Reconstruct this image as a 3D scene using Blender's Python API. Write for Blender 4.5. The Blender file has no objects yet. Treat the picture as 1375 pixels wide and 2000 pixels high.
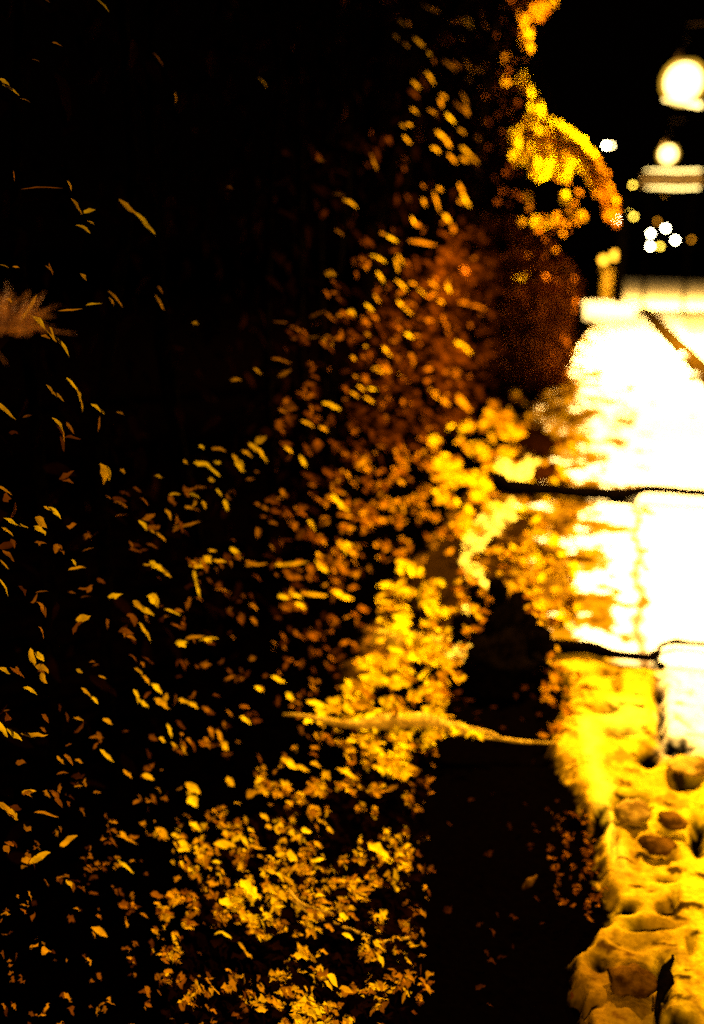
import bpy, math, random
import numpy as np
from mathutils import Vector, Matrix, noise

C = bpy.context.scene
COL = C.collection
R = math.radians
rnd = random.Random(11)
rng = np.random.default_rng(7)

# ------------------------------------------------------------------ camera, world, exposure
EYE = Vector((0, 0, 1.5))
cam_d = bpy.data.cameras.new("camera")
cam = bpy.data.objects.new("camera", cam_d)
COL.objects.link(cam)
cam.location = EYE
cam.rotation_euler = (R(90 - 14.8), 0, R(16))
cam_d.sensor_fit = 'VERTICAL'
cam_d.sensor_height = 36
cam_d.sensor_width = 36
cam_d.lens = 35.33
cam_d.clip_start = 0.05
cam_d.clip_end = 600
cam_d.dof.use_dof = True
cam_d.dof.focus_distance = 1.78
cam_d.dof.aperture_fstop = 1.7
C.camera = cam

w = bpy.data.worlds.new("World")
C.world = w
w.use_nodes = True
w.node_tree.nodes["Background"].inputs[0].default_value = (0.0006, 0.0002, 0.0001, 1)
w.node_tree.nodes["Background"].inputs[1].default_value = 0.6
C.view_settings.view_transform = 'Standard'
C.view_settings.look = 'None'
C.view_settings.exposure = 0
C.view_settings.gamma = 1
C.cycles.use_denoising = False
C.cycles.max_bounces = 5
C.cycles.caustics_reflective = False
C.cycles.caustics_refractive = False
C.cycles.sample_clamp_indirect = 4

LAMP_RGB = (1.0, 0.60, 0.17)
LAMPS = [  # x, y, globe height, power, cone degrees
    (0.95, 5.2, 4.0, 7500, 112, 0.75),
    (0.50, 15.0, 3.86, 13000, 165, 0.4),
    (0.43, 25.0, 3.72, 16000, 170, 0.3),
    (1.10, -4.6, 4.0, 4600, 165, 0.5),
]

# ------------------------------------------------------------------ pixel <-> place
F = 1963.0
Mr = cam.rotation_euler.to_matrix()
CR, CU, CF = Mr @ Vector((1, 0, 0)), Mr @ Vector((0, 1, 0)), Mr @ Vector((0, 0, -1))
def ray(px, py):
    return CF + CR * ((px - 687.5) / F) + CU * ((1000 - py) / F)
def ground(px, py, z=0.0):
    d = ray(px, py)
    t = (z - EYE.z) / d.z
    return EYE + d * t
def at_y(px, py, y):
    d = ray(px, py)
    return EYE + d * (y / d.y)
def at_x(px, py, x):
    d = ray(px, py)
    return EYE + d * (x / d.x)
def to_px(p):
    v = p - EYE
    f = v.dot(CF)
    return 687.5 + F * v.dot(CR) / f, 1000 - F * v.dot(CU) / f
def inside(px, py, poly):
    c = False
    j = len(poly) - 1
    for i in range(len(poly)):
        xi, yi = poly[i]; xj, yj = poly[j]
        if (yi > py) != (yj > py) and px < (xj - xi) * (py - yi) / (yj - yi) + xi:
            c = not c
        j = i
    return c

_g1 = at_y(1335, 160, 15.0); _g2 = at_y(1305, 301, 25.0)
LAMPS[1] = (_g1.x, 15.0, _g1.z) + LAMPS[1][3:]
LAMPS[2] = (_g2.x, 25.0, _g2.z) + LAMPS[2][3:]

# ------------------------------------------------------------------ materials
def new_mat(name):
    m = bpy.data.materials.new(name); m.use_nodes = True
    return m, m.node_tree, m.node_tree.nodes["Principled BSDF"]
def noisy(name, c1, c2, scale=20, rough=0.8, bump=0.3, detail=6, spec=0.5, bscale=None):
    m, nt, b = new_mat(name)
    tc = nt.nodes.new("ShaderNodeTexCoord")
    n = nt.nodes.new("ShaderNodeTexNoise"); n.inputs["Scale"].default_value = scale; n.inputs["Detail"].default_value = detail
    nt.links.new(tc.outputs["Object"], n.inputs["Vector"])
    r = nt.nodes.new("ShaderNodeValToRGB")
    r.color_ramp.elements[0].position = 0.38; r.color_ramp.elements[0].color = (*c1, 1)
    r.color_ramp.elements[1].position = 0.62; r.color_ramp.elements[1].color = (*c2, 1)
    nt.links.new(n.outputs[0], r.inputs[0]); nt.links.new(r.outputs[0], b.inputs["Base Color"])
    n2 = nt.nodes.new("ShaderNodeTexNoise"); n2.inputs["Scale"].default_value = bscale or scale * 3; n2.inputs["Detail"].default_value = 4
    nt.links.new(tc.outputs["Object"], n2.inputs["Vector"])
    bp = nt.nodes.new("ShaderNodeBump"); bp.inputs["Strength"].default_value = bump; bp.inputs["Distance"].default_value = 0.02
    nt.links.new(n2.outputs[0], bp.inputs["Height"]); nt.links.new(bp.outputs[0], b.inputs["Normal"])
    b.inputs["Roughness"].default_value = rough
    b.inputs["Specular IOR Level"].default_value = spec
    return m
def tinted(name, rough=0.45, spec=0.4, nscale=60, amp=0.5, bump=0.2):
    """colour from the mesh's own 'tint' attribute, broken up by fine noise"""
    m, nt, b = new_mat(name)
    a = nt.nodes.new("ShaderNodeAttribute"); a.attribute_name = "tint"
    tc = nt.nodes.new("ShaderNodeTexCoord")
    n = nt.nodes.new("ShaderNodeTexNoise"); n.inputs["Scale"].default_value = nscale; n.inputs["Detail"].default_value = 5
    nt.links.new(tc.outputs["Object"], n.inputs["Vector"])
    mr = nt.nodes.new("ShaderNodeMapRange"); mr.inputs[1].default_value = 0.3; mr.inputs[2].default_value = 0.7
    mr.inputs[3].default_value = 1 - amp; mr.inputs[4].default_value = 1 + amp * 0.5
    nt.links.new(n.outputs[0], mr.inputs[0])
    mx = nt.nodes.new("ShaderNodeMix"); mx.data_type = 'RGBA'; mx.blend_type = 'MULTIPLY'; mx.inputs[0].default_value = 1
    nt.links.new(a.outputs["Color"], mx.inputs[6]); nt.links.new(mr.outputs[0], mx.inputs[7])
    nt.links.new(mx.outputs[2], b.inputs["Base Color"])
    bp = nt.nodes.new("ShaderNodeBump"); bp.inputs["Strength"].default_value = bump; bp.inputs["Distance"].default_value = 0.01
    nt.links.new(n.outputs[0], bp.inputs["Height"]); nt.links.new(bp.outputs[0], b.inputs["Normal"])
    b.inputs["Roughness"].default_value = rough
    b.inputs["Specular IOR Level"].default_value = spec
    b.inputs["Specular Tint"].default_value = (1.0, 0.55, 0.04, 1)
    return m
def translucent(m, f):
    nt = m.node_tree; b = nt.nodes["Principled BSDF"]; out = nt.nodes["Material Output"]
    tr = nt.nodes.new("ShaderNodeBsdfTranslucent"); mx = nt.nodes.new("ShaderNodeMixShader"); mx.inputs[0].default_value = f
    nt.links.new(b.inputs["Base Color"].links[0].from_socket, tr.inputs[0])
    nt.links.new(b.outputs[0], mx.inputs[1]); nt.links.new(tr.outputs[0], mx.inputs[2]); nt.links.new(mx.outputs[0], out.inputs[0])
    return m
def glow(name, rgb, s):
    m, nt, b = new_mat(name)
    b.inputs["Base Color"].default_value = (0, 0, 0, 1); b.inputs["Specular IOR Level"].default_value = 0
    b.inputs["Emission Color"].default_value = (*rgb, 1)
    b.inputs["Emission Strength"].default_value = s
    return m
LEAF = tinted("leaf", 0.5, 0.0, 45, 0.45)
TREELEAF = translucent(tinted("backlit_leaf", 0.5, 0.0, 45, 0.3), 0.75)
DARKLEAF = tinted("dark_leaf", 0.6, 0.0, 45, 0.45)
LITTER = tinted("ground_leaf", 0.6, 0.0, 45, 0.5)
EARTH = tinted("earth_and_grit", 0.9, 0.0, 70, 0.35, 0.5)
BARK = noisy("bark", (0.0003, 0.00015, 0.00003), (0.001, 0.0005, 0.0001), 40, 0.9, 0.6, spec=0.0)
BLACKBARK = noisy("wet_black_bark", (0.0004, 0.0002, 0.0001), (0.0014, 0.0007, 0.0002), 40, 0.9, 0.5, spec=0.0)
PALEBARK = noisy("pale_bark", (0.22, 0.12, 0.006), (0.5, 0.3, 0.02), 30, 0.8, 0.6, spec=0.0)
SOIL = noisy("soil", (0.00008, 0.00003, 0.00001), (0.0003, 0.0001, 0.00001), 9, 0.95, 0.6, spec=0.0)
ASPHALT = noisy("street_surface", (0.5, 0.42, 0.24), (0.7, 0.6, 0.4), 6, 0.85, 0.2, spec=0.2)
WALLM = noisy("brown_stone", (0.06, 0.016, 0.0008), (0.2, 0.06, 0.003), 4, 0.95, 0.5, spec=0.0, bscale=20)
STONE = noisy("yellow_stone", (0.10, 0.05, 0.003), (0.30, 0.18, 0.012), 16, 0.9, 0.5, spec=0.0)
DARKSTONE = noisy("brown_rock", (0.012, 0.004, 0.0002), (0.08, 0.034, 0.0014), 16, 0.9, 0.5, spec=0.0)
KERB = noisy("kerb_stone", (0.003, 0.0013, 0.0001), (0.02, 0.01, 0.0005), 12, 0.9, 0.4, spec=0.0)
WHITEP = noisy("white_paint", (0.7, 0.68, 0.6), (0.85, 0.83, 0.78), 20, 0.6, 0.1)
METAL = noisy("black_painted_metal", (0.0002, 0.00012, 0.00005), (0.0005, 0.0003, 0.0001), 30, 0.8, 0.1, spec=0.0)
ROOFM = noisy("roof_sheet", (0.03, 0.02, 0.008), (0.07, 0.045, 0.015), 10, 0.8, 0.1, spec=0.2)
BULB = glow("lit_bulb", (1.0, 0.66, 0.17), 14)
HALO_GLOBE, _nt, _b = new_mat("halo_globe")  # yellow halo around the bulb, put in as a glowing shell
_b.inputs["Specular IOR Level"].default_value = 0; _b.inputs["Base Color"].default_value = (0, 0, 0, 1); _b.inputs["Emission Color"].default_value = (1, .50, .03, 1)
_b.inputs["Emission Strength"].default_value = 1.5; _b.inputs["Alpha"].default_value = 0.45
FARGLOBE = glow("far_lit_globe", (1.0, 0.84, 0.5), 42)
FARORANGE = glow("far_orange_globe", (1.0, 0.42, 0.02), 6)
EDGE_GLOW = glow("lit_edge_glow", (1.0, 0.70, 0.2), 7)  # lamp light on roof and tray edges, put in as emission

# ------------------------------------------------------------------ helpers
def tag(o, label=None, cat=None, group=None, kind=None):
    if label: o["label"] = label
    if cat: o["category"] = cat
    if group: o["group"] = group
    if kind: o["kind"] = kind
    return o
def empty(name, loc, label, cat, group=None):
    o = bpy.data.objects.new(name, None); COL.objects.link(o)
    o.location = loc; o.empty_display_size = 0.1
    return tag(o, label, cat, group)
class MB:
    """collects tubes, boxes and lathes (world coordinates) into one mesh"""
    def __init__(s): s.v = []; s.f = []
    def add(s, v, f):
        k = len(s.v); s.v += [tuple(p) for p in v]; s.f += [tuple(i + k for i in q) for q in f]
    def tube(s, pts, rads, n=8):
        pts = [Vector(p) for p in pts]; vs = []; fs = []
        for i, p in enumerate(pts):
            d = (pts[min(i + 1, len(pts) - 1)] - pts[max(i - 1, 0)]).normalized()
            a = d.cross(Vector((0.13, 0.21, 1))).normalized() if abs(d.z) < 0.95 else d.cross(Vector((1, 0.1, 0))).normalized()
            b = d.cross(a)
            for k in range(n):
                t = 2 * math.pi * k / n
                vs.append(p + (a * math.cos(t) + b * math.sin(t)) * rads[i])
        for i in range(len(pts) - 1):
            for k in range(n):
                fs.append((i * n + k, i * n + (k + 1) % n, (i + 1) * n + (k + 1) % n, (i + 1) * n + k))
        fs.append(tuple(range(n - 1, -1, -1))); fs.append(tuple((len(pts) - 1) * n + k for k in range(n)))
        s.add(vs, fs)
    def box(s, c, size, rz=0.0, rx=0.0, bev=0.0):
        c = Vector(c); hx, hy, hz = size[0] / 2, size[1] / 2, size[2] / 2
        m = Matrix.Rotation(rz, 3, 'Z') @ Matrix.Rotation(rx, 3, 'X')
        if bev <= 0:
            vs = [c + m @ Vector((x * hx, y * hy, z * hz)) for z in (-1, 1) for y in (-1, 1) for x in (-1, 1)]
            fs = [(0, 2, 3, 1), (4, 5, 7, 6), (0, 1, 5, 4), (2, 6, 7, 3), (0, 4, 6, 2), (1, 3, 7, 5)]
        else:
            vs = []
            ring = [(-hx + bev, -hy), (hx - bev, -hy), (hx, -hy + bev), (hx, hy - bev), (hx - bev, hy), (-hx + bev, hy), (-hx, hy - bev), (-hx, -hy + bev)]
            for z, k in ((-hz, 1), (hz - bev, 1), (hz, 1 - bev / max(hx, hy, .001))):
                for x, y in ring:
                    if z == hz: x -= math.copysign(min(bev * .7, hx * .5), x); y -= math.copysign(min(bev * .7, hy * .5), y)
                    vs.append(c + m @ Vector((x, y, z)))
            fs = [tuple(range(7, -1, -1)), tuple(range(16, 24))]
            for i in range(2):
                for k in range(8):
                    fs.append((i * 8 + k, i * 8 + (k + 1) % 8, (i + 1) * 8 + (k + 1) % 8, (i + 1) * 8 + k))
        s.add(vs, fs)
    def lathe(s, c, prof, n=20):
        c = Vector(c); vs = []; fs = []
        for r, z in prof:
            for k in range(n):
                t = 2 * math.pi * k / n
                vs.append(c + Vector((r * math.cos(t), r * math.sin(t), z)))
        for i in range(len(prof) - 1):
            for k in range(n):
                fs.append((i * n + k, i * n + (k + 1) % n, (i + 1) * n + (k + 1) % n, (i + 1) * n + k))
        fs.append(tuple(range(n - 1, -1, -1))); fs.append(tuple((len(prof) - 1) * n + k for k in range(n)))
        s.add(vs, fs)
    def ball(s, c, r, n=18, sz=1.0):
        s.lathe(c, [(r * math.sin(math.pi * i / n) + 1e-4, -r * sz * math.cos(math.pi * i / n)) for i in range(n + 1)], n * 2)
    def build(s, name, mat, parent=None, smooth=True):
        me = bpy.data.meshes.new(name)
        off = Vector(parent.location) if parent and parent.parent is None else Vector((0, 0, 0))
        if parent and parent.parent is not None: off = Vector(parent.parent.location)
        me.from_pydata([(p[0] - off.x, p[1] - off.y, p[2] - off.z) for p in s.v], [], s.f)
        me.materials.append(mat)
        if smooth: me.polygons.foreach_set("use_smooth", [True] * len(me.polygons))
        o = bpy.data.objects.new(name, me); COL.objects.link(o)
        if parent: o.parent = parent
        return o

# leaf clouds: template leaf, length along +Y, folded on its midrib and drooping
ST = np.array([0.0, 0.16, 0.38, 0.62, 0.84, 1.0])
WD = np.array([0.05, 0.36, 0.5, 0.42, 0.22, 0.02])
class Leaves:
    def __init__(s, jag=.12): s.V = []; s.T = []; s.n = 0; s.jag = jag
    def add(s, P, A, N, L, W, bend, tint):
        """P centre, A long axis, N face normal (unit), L length, W width, bend sideways curve"""
        P = Vector(P); A = Vector(A).normalized(); N = Vector(N)
        N = (N - A * N.dot(A))
        if N.length < 1e-3: N = A.orthogonal()
        N.normalize(); S = A.cross(N)
        P, A, N, S = (np.array(q) for q in (P, A, N, S))
        droop = rng.uniform(0.05, 0.3) * L
        vs = []
        for t, wd in zip(ST, WD):
            c = P + S * W * rng.uniform(-s.jag, s.jag) * .7 + A * (t - 0.5) * L - N * droop * (t - 0.3) ** 2 + S * bend * L * (0.25 - (t - 0.5) ** 2)
            jw = W * wd * (1 + rng.uniform(-s.jag, s.jag))
            vs += [c - S * jw + N * jw * 0.35, c, c + S * jw + N * jw * 0.35]
        s.V.append(np.array(vs)); s.T.append(tint); s.n += 1
    def build(s, name, mat, parent=None):
        V = np.concatenate(s.V)
        if parent: V = V - np.array(parent.location)
        k = len(ST) * 3
        q = []
        for i in range(len(ST) - 1):
            a = i * 3
            q += [(a, a + 1, a + 4, a + 3), (a + 1, a + 2, a + 5, a + 4)]
        q = np.array(q)
        fac = (q[None] + (np.arange(s.n) * k)[:, None, None]).reshape(-1, 4)
        me = bpy.data.meshes.new(name)
        me.vertices.add(len(V)); me.vertices.foreach_set("co", V.ravel())
        me.loops.add(fac.size); me.loops.foreach_set("vertex_index", fac.ravel())
        me.polygons.add(len(fac)); me.polygons.foreach_set("loop_start", np.arange(len(fac)) * 4)
        me.polygons.foreach_set("loop_total", np.full(len(fac), 4)) if False else None
        me.update(calc_edges=True)
        at = me.color_attributes.new("tint", 'FLOAT_COLOR', 'POINT')
        t = np.ones((len(V), 4)); t[:, :3] = np.repeat(np.array(s.T), k, axis=0)
        at.data.foreach_set("color", t.ravel())
        me.polygons.foreach_set("use_smooth", [True] * len(fac))
        me.materials.append(mat)
        o = bpy.data.objects.new(name, me); COL.objects.link(o)
        if parent: o.parent = parent
        return o
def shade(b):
    """leaf colour with lamp light painted in: 0 unlit near-black, 1 bright yellow glint"""
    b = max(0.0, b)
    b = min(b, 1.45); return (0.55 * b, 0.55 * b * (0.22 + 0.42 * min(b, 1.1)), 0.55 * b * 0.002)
def pale(b): return (0.42 * b, 0.34 * b, 0.42 * b * 0.16)  # leaf tint whitened to show strong lamp light
def rdir():
    while True:
        v = Vector((rnd.uniform(-1, 1), rnd.uniform(-1, 1), rnd.uniform(-1, 1)))
        if 0.1 < v.length < 1: return v.normalized()

# ------------------------------------------------------------------ lamps
def street_lamp(i, x, y, z, power, cone, blend, label, r=0.30):
    t = empty("street_lamp", (x, y, 0), label, "street lamp", "globe street lamps in a row beside the path")
    X = x + 1.5
    m = MB(); m.lathe((X, y, 0), [(0.11, 0), (0.11, 0.25), (0.06, 0.35), (0.05, z + 0.75)], 12); m.build("pole", METAL, t)
    m = MB(); m.tube([(X, y, z + .72), (x, y, z + .70), (x, y, z + r + .16)], [.007, .006, .006], 6); m.build("hanging_cable", METAL, t)
    m = MB(); m.lathe((x, y, z + r - .02), [(0.15, 0.02), (0.12, 0.10), (0.06, 0.18), (0.02, 0.24)], 14); m.build("collar", METAL, t)
    m = MB(); m.ball((x, y, z), r * 1.26, 16); m.build("globe", HALO_GLOBE, t)  # outer shell glows yellow as the lamp's halo
    m = MB(); m.ball((x, y, z), r, 16); m.build("bulb", BULB, t)
    ld = bpy.data.lights.new("lamp_light", 'SPOT'); ld.energy = power; ld.color = LAMP_RGB
    ld.spot_size = R(cone); ld.spot_blend = blend; ld.shadow_soft_size = 0.06
    lo = bpy.data.objects.new("lamp_light", ld); COL.objects.link(lo)
    lo.parent = t; lo.location = (-0.45 if i in (0, 3) else -0.1, 0, z - r - 0.06)
    if i in (1, 2):
        ld = bpy.data.lights.new("added_side_light", 'POINT'); ld.energy = power * 1.3; ld.color = LAMP_RGB; ld.shadow_soft_size = 0.0  # unseen light added outside the globe to brighten the tree
        lo = bpy.data.objects.new("added_side_light", ld); COL.objects.link(lo); lo.parent = t; lo.location = (-r * 1.32 - .08, -.12, z)
    return t
LL = ["big bright globe street lamp high at the top right, nearest lit globe in view",
      "smaller glowing globe street lamp just above the twin lamp-lit edges of the kiosk roof"]
street_lamp(1, *LAMPS[1], LL[0], 0.235)
street_lamp(2, *LAMPS[2], LL[1], 0.18)
street_lamp(0, *LAMPS[0], "globe street lamp standing over the nearest bright slab of the path")
street_lamp(3, *LAMPS[3], "unseen globe street lamp added behind the viewer to light the near leaves")  # added lamp continuing the row, brightens the near hedge

# ------------------------------------------------------------------ setting
def grid(name, xs, ys, hf, tf=None, mat=None, kind="structure"):
    nx, ny = len(xs), len(ys)
    V = [(x, y, hf(x, y)) for y in ys for x in xs]
    Fc = [(j * nx + i, j * nx + i + 1, (j + 1) * nx + i + 1, (j + 1) * nx + i) for j in range(ny - 1) for i in range(nx - 1)]
    me = bpy.data.meshes.new(name); me.from_pydata(V, [], Fc); me.materials.append(mat)
    me.polygons.foreach_set("use_smooth", [True] * len(Fc))
    if tf:
        at = me.color_attributes.new("tint", 'FLOAT_COLOR', 'POINT')
        at.data.foreach_set("color", [q for p in V for q in (*tf(*p), 1)])
    o = bpy.data.objects.new(name, me); COL.objects.link(o)
    if kind: o["kind"] = kind
    return o
def fn(x, y, s, z=0.0): return noise.fractal(Vector((x * s, y * s, z)), 0.9, 2.0, 4)
def lerp3(a, b, t): return tuple(a[i] * (1 - t) + b[i] * t for i in range(3))
def smooth(t): t = min(1, max(0, t)); return t * t * (3 - 2 * t)

xs = [-300, -60, -12, -6, -3, -2, -1.5, -1, 0, 1, 1.6, 3, 6, 12, 60, 300]
grid("ground", xs, [-300, -50, -10, -2, 0, 1, 3, 6, 12, 20, 30, 45, 80, 400], lambda x, y: -0.06, None, SOIL)

PATH_L, PATH_R = -0.98, 0.78
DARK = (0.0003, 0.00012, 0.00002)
GRIT = (0.33, 0.185, 0.003)
PALE = (0.42, 0.28, 0.004)
# sandy broken ground in front of the first slab, near-black ground left of it
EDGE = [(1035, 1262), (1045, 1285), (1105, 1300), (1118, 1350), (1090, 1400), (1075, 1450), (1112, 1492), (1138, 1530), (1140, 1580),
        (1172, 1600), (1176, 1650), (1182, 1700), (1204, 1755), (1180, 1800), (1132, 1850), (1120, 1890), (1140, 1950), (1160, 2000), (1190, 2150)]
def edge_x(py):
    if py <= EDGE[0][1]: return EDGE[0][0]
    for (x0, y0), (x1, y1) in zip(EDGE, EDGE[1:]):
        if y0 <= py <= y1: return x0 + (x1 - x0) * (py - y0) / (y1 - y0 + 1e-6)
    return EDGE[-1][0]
PITS = [  # px, py, radius x px, radius y px, strength: hollows in the grit
    (1232, 1556, 36, 14, 1.0), (1208, 1568, 10, 20, .9), (1262, 1575, 10, 18, .8), (1192, 1308, 28, 7, .7), (1205, 1330, 9, 16, .6), (1186, 1378, 26, 9, .55),
    (1288, 1345, 13, 30, .8), (1293, 1400, 9, 50, 1.0), (1268, 1472, 20, 18, 1.1), (1322, 1452, 34, 16, 1.0), (1336, 1520, 30, 13, .9),
    (1215, 1425, 34, 8, .8), (1174, 1588, 16, 26, 1.1), (1133, 1585, 18, 24, 1.0), (1365, 1620, 16, 40, 1.0), (1305, 1605, 24, 16, .6), (1312, 1662, 16, 12, .8), (1282, 1655, 30, 22, .45),
    (1300, 1715, 22, 6, .6), (1305, 1768, 24, 12, .8), (1320, 1750, 7, 18, .7), (1270, 1800, 50, 10, .75), (1225, 1765, 26, 12, .8), (1175, 1865, 28, 26, .7),
    (1248, 1905, 48, 26, .85), (1298, 1905, 14, 50, 1.0), (1287, 1965, 7, 26, .9), (1250, 1830, 60, 22, .4), (1320, 1990, 55, 18, .9), (1130, 1930, 16, 20, .6),
    (1350, 1480, 26, 8, .5), (1240, 1660, 10, 40, .3), (1350, 1840, 10, 20, .5), (1200, 1640, 7, 40, .45), (1180, 1740, 30, 8, .4), (1160, 1950, 20, 10, .4)]
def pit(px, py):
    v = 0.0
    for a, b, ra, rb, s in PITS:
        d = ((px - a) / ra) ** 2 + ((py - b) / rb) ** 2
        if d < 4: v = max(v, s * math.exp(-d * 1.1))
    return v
def near_h(x, y):
    px, py = to_px(Vector((x, y, 0)))
    wob = 14 * fn(x, y, 14)
    k = smooth((px - edge_x(py) + wob) / 26 + 0.5)
    h = -0.05 + k * (0.045 + 0.008 * fn(x, y, 3.5, 3) + 0.003 * fn(x * .6, y, 14)) + 0.003 * fn(x, y, 40)
    h -= 0.055 * pit(px, py)
    return h
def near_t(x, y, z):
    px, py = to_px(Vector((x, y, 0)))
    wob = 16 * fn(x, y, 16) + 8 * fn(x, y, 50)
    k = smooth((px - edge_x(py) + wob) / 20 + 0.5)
    g = lerp3(GRIT, PALE, smooth(0.4 + 1.2 * fn(x, y, 5, 9) + (px - 1300) / 220))
    g = lerp3(g, (.8, .74, .5), smooth((px - 1275) / 40 + .5 * fn(x, y, 8, 77)) * smooth((1490 - py) / 60))
    g = lerp3(g, (0.11, 0.05, 0.002), 0.75 * smooth(2.2 * fn(x * 1.6 + y * .5, y * 1.1, 9, 21) - .35))
    rx_ = 1150 + (py - 1420) * .22
    g = lerp3(g, (.66, .50, .03), .9 * smooth(1 - abs(px - rx_ + 12 * fn(x, y, 9, 66)) / 26) * smooth((1720 - py) / 120) * smooth((py - 1380) / 30))
    g = lerp3(g, (.62, .48, .03), .85 * smooth(1.2 - math.hypot((px - 1225) / 60, (py - 1395) / 45) + .5 * fn(x, y, 12, 9)))
    g = lerp3(g, (0.012, 0.004, 0.0002), .95 * smooth(6 * fn(x * .7 + y * .5, y * 1.3, 17, 91) - 2.1))
    low = smooth((py - 1780) / 120) * smooth((1310 - px) / 60)       # browner ground at the front
    g = lerp3(g, (0.07, 0.028, 0.001), 0.8 * low)
    g = lerp3(g, DARK, min(1, 1.5 * pit(px + 9 * fn(x, y, 22, 5), py + 9 * fn(x, y, 22, 8))))  # shade in the hollows painted into the ground colour
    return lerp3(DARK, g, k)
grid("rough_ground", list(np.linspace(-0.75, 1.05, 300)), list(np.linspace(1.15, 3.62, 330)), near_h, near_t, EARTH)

# the path: three concrete slabs, dirt and litter on their hedge side
def slab(y0, y1, top, seed, nx=110, ny=150):
    xs = list(np.linspace(PATH_L, PATH_R, nx)); ys = list(np.linspace(y0, y1, ny))
    def h(x, y):
        e = min(x - PATH_L, PATH_R - x, (y - y0), (y1 - y))
        return top - 0.05 * (1 - smooth(e / 0.03)) + 0.003 * fn(x, y, 6, seed) + 0.03 * max(0, fn(x, y, 5, seed + 4)) * smooth((-0.42 - x) / 0.2)
    def t(x, y, z):
        clean = (0.78, 0.76, 0.68)
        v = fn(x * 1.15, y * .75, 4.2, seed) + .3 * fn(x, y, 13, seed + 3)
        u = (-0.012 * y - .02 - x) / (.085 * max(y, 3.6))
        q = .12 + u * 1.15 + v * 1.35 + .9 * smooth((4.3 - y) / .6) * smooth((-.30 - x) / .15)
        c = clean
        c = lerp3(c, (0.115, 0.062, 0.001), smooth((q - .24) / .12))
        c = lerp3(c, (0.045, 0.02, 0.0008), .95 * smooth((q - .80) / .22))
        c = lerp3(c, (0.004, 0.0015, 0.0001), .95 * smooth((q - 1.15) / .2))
        if y0 < 4: c = lerp3(c, (.33, .20, .008), smooth((3.73 - y) / .05) * smooth((.02 - x) / .06))
        cx = 0.02 + 0.05 * fn(0, y, 3, seed)
        if y < 6.2: c = lerp3(c, (0.09, 0.045, 0.001), 0.95 * smooth(1.25 - abs(x - ground(1245 + (y0 < 4) * 0, 1100).x - 0.015 * math.sin(y * 9) - 0.02 * (5 - y)) / (0.032 + .014 * math.sin(y * 31))))
        return c
    return grid("path", xs, ys, h, t, EARTH)
slab(3.62, 6.10, 0.0, 1.0, 150, 220)
slab(6.30, 11.2, 0.006, 2.0, 130, 200)
slab(11.24, 26.0, 0.0, 3.0, 90, 220)

# litter-covered verge between path and hedge
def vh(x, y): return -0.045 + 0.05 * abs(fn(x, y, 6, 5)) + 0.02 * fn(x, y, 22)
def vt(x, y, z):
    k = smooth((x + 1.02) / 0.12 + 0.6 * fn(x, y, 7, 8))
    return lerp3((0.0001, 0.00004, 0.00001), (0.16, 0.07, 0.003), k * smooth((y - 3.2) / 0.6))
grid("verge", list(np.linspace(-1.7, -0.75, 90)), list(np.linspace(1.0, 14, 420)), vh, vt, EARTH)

# street beyond the kerb
STP = [ground(1232, 533), ground(1400, 560), ground(1700, 900), ground(1400, 745), ground(1370, 690), ground(1300, 628), ground(1238, 572)]
def far_sheet(name, pts, z, mat):
    me = bpy.data.meshes.new(name); me.from_pydata([(p.x, p.y, z) for p in pts], [], [tuple(range(len(pts)))])
    me.materials.append(mat); o = bpy.data.objects.new(name, me); COL.objects.link(o); o["kind"] = "structure"; return o
far_sheet("street", [Vector((-1.5, 52, 0)), Vector((9, 44, 0)), Vector((9, 2, 0)), Vector((1.0, 2, 0)), Vector((1.0, 10.5, 0)), Vector((-0.55, 25.9, 0))], -0.01, ASPHALT)

# kerb: a real step, segment stones, two painted white
def kerb():
    pts = [(0.93, 1.0), (0.93, 6.0), (0.93, 8.2), (0.84, 10.8), (0.62, 14.5), (0.33, 19.0), (-0.02, 25.6)]
    # walk the line in 1.15 m stones
    segs = []
    for (x0, y0), (x1, y1) in zip(pts, pts[1:]):
        L = math.hypot(x1 - x0, y1 - y0); n = max(1, round(L / 1.15))
        for k in range(n):
            segs.append((x0 + (x1 - x0) * k / n, y0 + (y1 - y0) * k / n, x0 + (x1 - x0) * (k + 1) / n, y0 + (y1 - y0) * (k + 1) / n))
    m = MB()
    for a, b, c, d in segs:
        L = math.hypot(c - a, d - b)
        m.box(((a + c) / 2, (b + d) / 2, 0.01 + rnd.uniform(-.004, .004)), (0.24, L - 0.02, 0.2), -math.atan2(c - a, d - b), 0, 0.02)
    o = m.build("kerb", KERB); o["kind"] = "structure"
kerb()
for k, (px, py) in enumerate([(1330, 697), (1353, 736)]):
    p = ground(px, py, 0.16)
    m = MB(); m.ball((p.x, p.y, 0.15), 0.075, 10, 0.8)
    o = m.build("marker_stone", WHITEP)
    tag(o, ["white painted marker stone on the kerb, farther of the two", "white painted marker stone on the kerb, nearer of the two beside the right edge"][k], "stone", "white stones on the kerb")

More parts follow.
